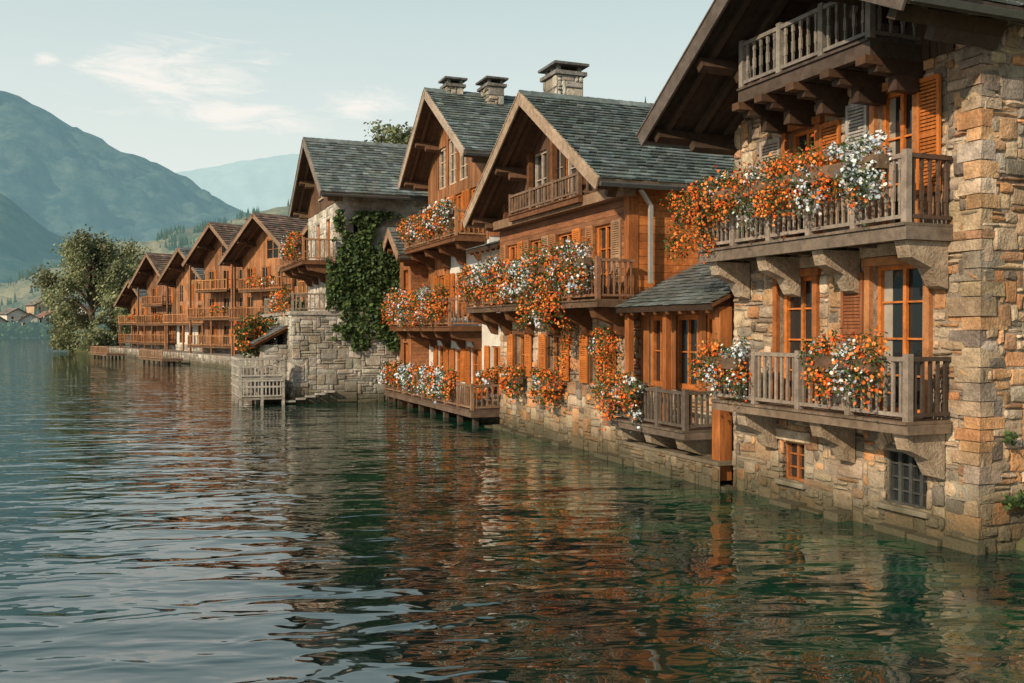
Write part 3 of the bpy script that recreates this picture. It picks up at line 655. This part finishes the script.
K=Bld('quay_wall',(0,0,0),0); st=K.p('quay_wall','stone')
pts=[(-1.5,55),(-1.9,70),(-4,85),(-6.4,98),(-8.8,109),(-11.2,121),(-14,135),(-16,147)]
for (x0,y0),(x1,y1) in zip(pts,pts[1:]):
    L=math.hypot(x1-x0,y1-y0); dx,dy=(x1-x0)/L,(y1-y0)/L
    m=lambda a,b,z,x0=x0,y0=y0,dx=dx,dy=dy:(x0+dx*a-dy*b,y0+dy*a+dx*b,z)
    pbox(st,m,0,L,-6,0,-1.5,1.1,(.30,.27,.24)); stones(st,m,0,L,-.5,1.1,[],STG,cw=.32,ch=.2)
    stones(st,lambda a,b,z,m=m:m(-b,a,z),-6,0,-.5,1.1,[],STG,cw=.32,ch=.2)
K.single()
def dock(O,rz,l,w):
    B=Bld('wooden_dock',O,rz); balcony(B,idm,0,l,0,w,.55,1.4,c=(.34,.2,.12),beam=(.2,.13,.09),posts=max(3,int(l/2)),sp=.25)
    for i in range(int(l/2)+1):
        for n in (.2,w-.35): pbox(B.p('piles','woodv'),idm,i*2*.97+.05,i*2*.97+.25,n,n+.18,-1.5,.35,(.08,.06,.05))
    B.done()
dock((-7.2,98,0),103,9,2.0); dock((-12.4,121,0),103,9,2.2)

# ================================================================== TERRAIN, HILLS
def shore(y):
    t=[(-200,.6),(54,.6),(60,-.5),(85,-3.5),(110,-8),(135,-13),(150,-17),(165,-22),(180,-20),(200,-5),(260,40),(400,120),(900,300)]
    for (a,b),(c,d) in zip(t,t[1:]):
        if a<=y<=c: return b+(d-b)*(y-a)/(c-a)
    return t[0][1] if y<t[0][0] else t[-1][1]
def gmat(name,c1,c2,sc,haze_glow=None,rough=1):
    m=bpy.data.materials.new(name); m.use_nodes=True; nt=m.node_tree; p=nt.nodes['Principled BSDF']; L=nt.links
    tc=nn(nt,'ShaderNodeTexCoord'); n=nn(nt,'ShaderNodeTexNoise'); n.inputs['Scale'].default_value=sc; n.inputs['Detail'].default_value=9; n.inputs['Roughness'].default_value=.8
    L.new(tc.outputs['Object'],n.inputs['Vector']); cr=nn(nt,'ShaderNodeValToRGB'); cr.color_ramp.elements[0].position=.42; cr.color_ramp.elements[1].position=.60
    cr.color_ramp.elements[0].color=(*c1,1); cr.color_ramp.elements[1].color=(*c2,1)
    L.new(n.outputs[0],cr.inputs[0]); L.new(cr.outputs[0],p.inputs['Base Color']); p.inputs['Roughness'].default_value=rough; p.inputs['Specular IOR Level'].default_value=.0
    if haze_glow: p.inputs['Emission Color'].default_value=(*haze_glow,1); p.inputs['Emission Strength'].default_value=1  # aerial haze painted as a constant surface emission, no real atmosphere
    return m
M['ground']=gmat('meadow_ground',(.05,.07,.03),(.14,.13,.07),.15)
def gridmesh(name,pts,nx,ny,mt):
    me=bpy.data.meshes.new(name); f=[(i*ny+j,(i+1)*ny+j,(i+1)*ny+j+1,i*ny+j+1) for i in range(nx-1) for j in range(ny-1)]
    me.from_pydata(pts,[],f); me.materials.append(mt); me.update()
    for q in me.polygons: q.use_smooth=True
    o=bpy.data.objects.new(name,me); S.collection.objects.link(o); return o
def gz(x,y):
    d=x-shore(y); 
    if d<0: return max(-2.5,d*1.2-.3)
    z=min(.7,d*1.5-.3)
    if d>9: z+=(d-9)*.5*(1-math.exp(-(d-9)/25)) if y<170 else (d-9)*.28
    z=min(z,105+.1*z)
    return z+(noise.noise(Vector((x*.03,y*.03,0)))*min(8,max(0,d-9)*.15))
pts=[]; nx,ny=90,110
for i in range(nx):
    x=-40+ (i/(nx-1))**1.7*380
    for j in range(ny):
        y=-60+760*(j/(ny-1))**1.3; pts.append((x,y,gz(x,y)))
gridmesh('ground',pts,nx,ny,M['ground'])
Fo=Bld('forest',(0,0,0),0); P=Fo.p('forest','leaf')
for i in range(1600):
    y=R.uniform(60,420); x=R.uniform(60,260)
    if x-shore(y)<40: continue
    conifer_into(P,x,y,gz(x,y)-1,R.uniform(3.5,6.5),(.06,.10,.075))
Fo.single()
def interp(t,b):
    if b<=t[0][0]: return t[0][1]
    for (a,x),(c,y) in zip(t,t[1:]):
        if a<=b<=c:
            f=(b-a)/(c-a); f=f*f*(3-2*f)*.4+f*.6; return x+(y-x)*f
    return t[-1][1]
def hillrange(name,tab,r0,r1,r2,mt,amp,nb=320,nr=60,seed=0):
    pts=[]; b0,b1=tab[0][0],tab[-1][0]
    for i in range(nb):
        b=b0+(b1-b0)*i/(nb-1); H=interp(tab,b)
        for j in range(nr):
            t=j/(nr-1)
            if t<.7: f=t/.7; r=r0+(r1-r0)*f; z=H*(f**.85)
            else: f=(t-.7)/.3; r=r1+(r2-r1)*f; z=H*(1-f*f)
            x=-12+r*math.sin(rad(b)); y=r*math.cos(rad(b)); s=2.6/(r1*.12)
            v=Vector((x*s,y*s,seed)); nz=noise.fractal(v,.7,2.1,8)
            rid=1-abs(noise.noise(Vector((x*s*.8,y*s*.8,seed+9))))*2
            z+=amp*(nz*.8+(rid-.5)*.5)*min(1,z/(H*.25+1e-3))*(.35 if abs(t-.7)<.05 else 1)
            pts.append((x,y,max(z,-1) if t>.02 else -2))
    return gridmesh(name,pts,nb,nr,mt)
M['m1']=gmat('forested_mountain',(.010,.026,.026),(.06,.08,.06),.016,haze_glow=(.125,.215,.235))
M['m2']=gmat('far_mountain',(.05,.08,.08),(.08,.11,.10),.004,haze_glow=(.42,.55,.555))
M['m3']=gmat('grassy_hill',(.03,.055,.035),(.20,.17,.10),.03,haze_glow=(.11,.155,.145))
M['m4']=gmat('wooded_foothill',(.010,.03,.027),(.055,.075,.05),.025,haze_glow=(.095,.17,.18))
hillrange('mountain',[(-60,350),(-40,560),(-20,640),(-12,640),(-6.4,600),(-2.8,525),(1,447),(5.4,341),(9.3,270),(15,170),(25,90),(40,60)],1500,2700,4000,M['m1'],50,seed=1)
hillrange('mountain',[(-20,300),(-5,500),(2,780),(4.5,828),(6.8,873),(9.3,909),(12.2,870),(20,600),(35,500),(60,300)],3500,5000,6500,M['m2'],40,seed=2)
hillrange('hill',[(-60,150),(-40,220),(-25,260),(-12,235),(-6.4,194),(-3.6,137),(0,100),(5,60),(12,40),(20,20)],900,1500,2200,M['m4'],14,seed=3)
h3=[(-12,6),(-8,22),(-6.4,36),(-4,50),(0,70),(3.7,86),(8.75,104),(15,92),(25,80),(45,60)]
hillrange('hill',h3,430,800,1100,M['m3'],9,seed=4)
M['leaf_haze_glow']=mat('distant_foliage',1,simple=True); q=M['leaf_haze_glow'].node_tree.nodes['Principled BSDF']; q.inputs['Emission Color'].default_value=(.07,.115,.11,1); q.inputs['Emission Strength'].default_value=1; q.inputs['Specular IOR Level'].default_value=0  # far leaves emit a flat tint that stands in for distance haze
Fo=Bld('forest',(0,0,0),0); P=Fo.p('forest','leaf_haze_glow')
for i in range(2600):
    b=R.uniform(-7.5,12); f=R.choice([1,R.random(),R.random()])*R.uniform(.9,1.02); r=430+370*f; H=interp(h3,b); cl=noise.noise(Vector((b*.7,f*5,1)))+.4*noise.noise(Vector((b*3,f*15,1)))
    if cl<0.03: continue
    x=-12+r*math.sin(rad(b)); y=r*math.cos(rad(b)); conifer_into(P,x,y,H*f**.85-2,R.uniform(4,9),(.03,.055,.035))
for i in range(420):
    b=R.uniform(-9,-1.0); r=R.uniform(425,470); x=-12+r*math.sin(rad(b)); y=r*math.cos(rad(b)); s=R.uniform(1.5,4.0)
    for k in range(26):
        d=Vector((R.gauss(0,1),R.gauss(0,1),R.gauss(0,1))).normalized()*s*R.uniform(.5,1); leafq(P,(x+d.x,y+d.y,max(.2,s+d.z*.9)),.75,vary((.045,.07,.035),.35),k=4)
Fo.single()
# a few small houses across the bay on the grassy slope
for b,f in ((-6.6,.04),(-5.6,.10),(-5.0,.04),(-4.3,.16),(-3.9,.06),(-3.2,.22),(-2.6,.10),(-1.9,.3),(-1.2,.2),(-.5,.36)):
    r=430+370*f; H=interp(h3,b); x=-12+r*math.sin(rad(b)); y=r*math.cos(rad(b)); zg=H*f**.85-1
    Hs=Bld('hillside_house',(x,y,zg),R.uniform(150,215)); w,d,e,ap=R.uniform(3.5,5),R.uniform(8,10),R.uniform(4.5,6),R.uniform(2.2,3)
    tp=lambda a,w=w,e=e,ap=ap: e+ap-(ap/w)*abs(a)
    P=Hs.p('walls','plaster'); c=vary(R.choice([(.6,.56,.48),(.5,.36,.24),(.64,.62,.58)]),.1)
    ops=[(-2.6,-1.5,1.2,2.8),(1.5,2.6,1.2,2.8),(-2.6,-1.5,3.4,4.6),(1.5,2.6,3.4,4.6)]
    wall(P,idm,-w,w,-3,e+ap,ops,c,tp); wall(P,lambda a,b_,z,d=d:(a,-d,z),-w,w,-3,e+ap,[],c,tp); wall(P,sidem(-w),-d,0,-3,e,[],c); wall(P,lambda a,b_,z,w=w:(w,a,z),-d,0,-3,e,[],c)
    for o in ops: window(Hs,idm,o,rec=.1,rows=1,sill=False)
    roof(Hs,w+.7,e-.3,-w-.7,e-.3,0,e+ap+.1,.9,-d-.6,tc=R.choice([(.28,.14,.09),(.2,.17,.15)]),tile=(1.2,.9),purl=False); Hs.done()

# ================================================================== WATER
m=bpy.data.materials.new('lake_water'); m.use_nodes=True; nt=m.node_tree; L=nt.links; p=nt.nodes['Principled BSDF']
tc=nn(nt,'ShaderNodeTexCoord')
def lay(scale,stretch,rot,det,rough=.5,dist=0):
    mp=nn(nt,'ShaderNodeMapping'); mp.inputs['Rotation'].default_value=(0,0,rad(rot))
    mp.vector_type='TEXTURE'; mp.inputs['Scale'].default_value=tuple(1/s for s in stretch)
    L.new(tc.outputs['Object'],mp.inputs[0]); n=nn(nt,'ShaderNodeTexNoise'); n.inputs['Scale'].default_value=scale; n.inputs['Detail'].default_value=det; n.inputs['Roughness'].default_value=rough; n.inputs['Distortion'].default_value=dist
    L.new(mp.outputs[0],n.inputs['Vector']); return n.outputs[0]
a=lay(.55,(.45,1,1),-22,1,.4,.6); b_=lay(1.9,(.5,1,1),-14,1.5,.4,.7); c_=lay(4.5,(.5,1,1),-28,1,.5,.3)
def ma(x,k,y=None):
    n=nn(nt,'ShaderNodeMath',operation='MULTIPLY_ADD'); L.new(x,n.inputs[0]); n.inputs[1].default_value=k
    if y is not None: L.new(y,n.inputs[2])
    else: n.inputs[2].default_value=0
    return n.outputs[0]
h=ma(a,.10,ma(b_,.043,ma(c_,.006)))
bp=nn(nt,'ShaderNodeBump'); bp.inputs['Strength'].default_value=1; bp.inputs['Distance'].default_value=1.0
L.new(h,bp.inputs['Height']); L.new(bp.outputs[0],p.inputs['Normal'])
cn=nn(nt,'ShaderNodeTexNoise'); cn.inputs['Scale'].default_value=.12; cn.inputs['Detail'].default_value=4; L.new(tc.outputs['Object'],cn.inputs['Vector'])
cr=nn(nt,'ShaderNodeValToRGB'); cr.color_ramp.elements[0].position=.4; cr.color_ramp.elements[1].position=.65; cr.color_ramp.elements[0].color=(.0015,.011,.013,1); cr.color_ramp.elements[1].color=(.002,.022,.018,1)
L.new(cn.outputs[0],cr.inputs[0])
# greener shallows along the built shore
sx=nn(nt,'ShaderNodeSeparateXYZ'); L.new(tc.outputs['Object'],sx.inputs[0]); sr=nn(nt,'ShaderNodeMapRange'); sr.interpolation_type='SMOOTHSTEP'; sr.inputs[1].default_value=-11; sr.inputs[2].default_value=-1.5; L.new(sx.outputs[0],sr.inputs[0])
g2=nn(nt,'ShaderNodeTexNoise'); g2.inputs['Scale'].default_value=.8; g2.inputs['Detail'].default_value=4; L.new(tc.outputs['Object'],g2.inputs['Vector'])
gm=nn(nt,'ShaderNodeMapRange'); gm.inputs[1].default_value=.38; gm.inputs[2].default_value=.65; gm.inputs[3].default_value=.05; L.new(g2.outputs[0],gm.inputs[0])
gq=nn(nt,'ShaderNodeMath',operation='MULTIPLY'); L.new(sr.outputs[0],gq.inputs[0]); L.new(gm.outputs[0],gq.inputs[1])
gx=nn(nt,'ShaderNodeMix',data_type='RGBA'); L.new(gq.outputs[0],gx.inputs[0]); L.new(cr.outputs[0],gx.inputs[6]); gx.inputs[7].default_value=(.005,.060,.028,1)
L.new(gx.outputs[2],p.inputs['Base Color'])
p.inputs['Roughness'].default_value=.015; p.inputs['IOR'].default_value=2.25; p.inputs['Specular IOR Level'].default_value=.5
me=bpy.data.meshes.new('lake_water'); me.from_pydata([(-9000,-3000,0),(9000,-3000,0),(9000,9000,0),(-9000,9000,0)],[],[(0,1,2,3)]); me.materials.append(m)
S.collection.objects.link(bpy.data.objects.new('lake_water',me))

# ================================================================== SKY + SUN + CAMERA
saz,sel=-118,27
w=bpy.data.worlds.new('World'); S.world=w; w.use_nodes=True; nt=w.node_tree; L=nt.links; bg=nt.nodes['Background']
sky=nn(nt,'ShaderNodeTexSky'); sky.sky_type='NISHITA'; sky.sun_disc=False; sky.sun_elevation=rad(sel); sky.sun_rotation=rad(saz%360); sky.air_density=1.0; sky.dust_density=2.5; sky.ozone_density=1.0
tc=nn(nt,'ShaderNodeTexCoord'); sp=nn(nt,'ShaderNodeSeparateXYZ'); L.new(tc.outputs['Generated'],sp.inputs[0])
tint=nn(nt,'ShaderNodeMix',data_type='RGBA',blend_type='MULTIPLY'); tint.inputs[0].default_value=1; tint.inputs[7].default_value=(1.05,1.0,.86,1); L.new(sky.outputs[0],tint.inputs[6])
mr=nn(nt,'ShaderNodeMapRange'); mr.interpolation_type='SMOOTHSTEP'; mr.inputs[1].default_value=.1; mr.inputs[2].default_value=1.0; mr.inputs[3].default_value=.95; mr.inputs[4].default_value=.1; L.new(sp.outputs[2],mr.inputs[0])
hc=nn(nt,'ShaderNodeMix',data_type='RGBA'); hr=nn(nt,'ShaderNodeMapRange'); hr.inputs[1].default_value=.08; hr.inputs[2].default_value=.55; L.new(sp.outputs[2],hr.inputs[0]); L.new(hr.outputs[0],hc.inputs[0])
hc.inputs[6].default_value=(8.7,9.0,8.4,1); hc.inputs[7].default_value=(4.8,7.1,7.4,1)
hz=nn(nt,'ShaderNodeMix',data_type='RGBA'); L.new(mr.outputs[0],hz.inputs[0]); L.new(tint.outputs[2],hz.inputs[6]); L.new(hc.outputs[2],hz.inputs[7])
cur=hz.outputs[2]
mp=nn(nt,'ShaderNodeMapping'); mp.inputs['Scale'].default_value=(9,9,38); L.new(tc.outputs['Generated'],mp.inputs[0])
cn=nn(nt,'ShaderNodeTexNoise'); cn.inputs['Scale'].default_value=1.7; cn.inputs['Detail'].default_value=6; cn.inputs['Roughness'].default_value=.66; cn.inputs['Distortion'].default_value=.5; L.new(mp.outputs[0],cn.inputs['Vector'])
tot=None
for (cx,cy,cz),(rx,rz_) in (((.045,.971,.243),(.14,.04)),((.10,.965,.215),(.11,.028)),((.215,.95,.228),(.07,.02)),((-.07,.968,.247),(.02,.01)),((-.35,.88,.33),(.3,.05))):
    s1=nn(nt,'ShaderNodeVectorMath',operation='SUBTRACT'); L.new(tc.outputs['Generated'],s1.inputs[0]); s1.inputs[1].default_value=(cx,cy,cz)
    s2=nn(nt,'ShaderNodeVectorMath',operation='MULTIPLY'); L.new(s1.outputs[0],s2.inputs[0]); s2.inputs[1].default_value=(1/rx,2,1/rz_)
    s3=nn(nt,'ShaderNodeVectorMath',operation='LENGTH'); L.new(s2.outputs[0],s3.inputs[0])
    s4=nn(nt,'ShaderNodeMapRange'); s4.interpolation_type='SMOOTHSTEP'; s4.inputs[1].default_value=1.25; s4.inputs[2].default_value=.1; L.new(s3.outputs['Value'],s4.inputs[0])
    if tot is None: tot=s4.outputs[0]
    else:
        q=nn(nt,'ShaderNodeMath',operation='MAXIMUM'); L.new(tot,q.inputs[0]); L.new(s4.outputs[0],q.inputs[1]); tot=q.outputs[0]
q=nn(nt,'ShaderNodeMath',operation='MULTIPLY_ADD'); L.new(tot,q.inputs[0]); q.inputs[1].default_value=.4; L.new(cn.outputs[0],q.inputs[2])
q2=nn(nt,'ShaderNodeMapRange'); q2.interpolation_type='SMOOTHSTEP'; q2.inputs[1].default_value=.62; q2.inputs[2].default_value=1.0; q2.inputs[4].default_value=.85; L.new(q.outputs[0],q2.inputs[0])
cm=nn(nt,'ShaderNodeMix',data_type='RGBA'); L.new(q2.outputs[0],cm.inputs[0]); L.new(cur,cm.inputs[6]); cm.inputs[7].default_value=(9.9,9.4,8.7,1)
L.new(cm.outputs[2],bg.inputs['Color']); bg.inputs['Strength'].default_value=.1
sd=bpy.data.lights.new('sun','SUN'); sd.energy=5.0; sd.angle=rad(.6); sd.color=(1,.80,.56); so=bpy.data.objects.new('sun',sd); S.collection.objects.link(so)
dv=Vector((math.sin(rad(saz))*math.cos(rad(sel)),math.cos(rad(saz))*math.cos(rad(sel)),math.sin(rad(sel)))); so.rotation_euler=dv.to_track_quat('Z','Y').to_euler(); so.location=(-30,-20,40)
cd=bpy.data.cameras.new('camera'); cd.lens=33.4; cd.sensor_width=36; cd.clip_end=20000; co=bpy.data.objects.new('camera',cd); S.collection.objects.link(co)
co.location=(-12,0,3.4); co.rotation_euler=(rad(90-.7),0,rad(-21.9)); S.camera=co
S.view_settings.view_transform='Standard'; S.view_settings.look='None'; S.view_settings.exposure=0
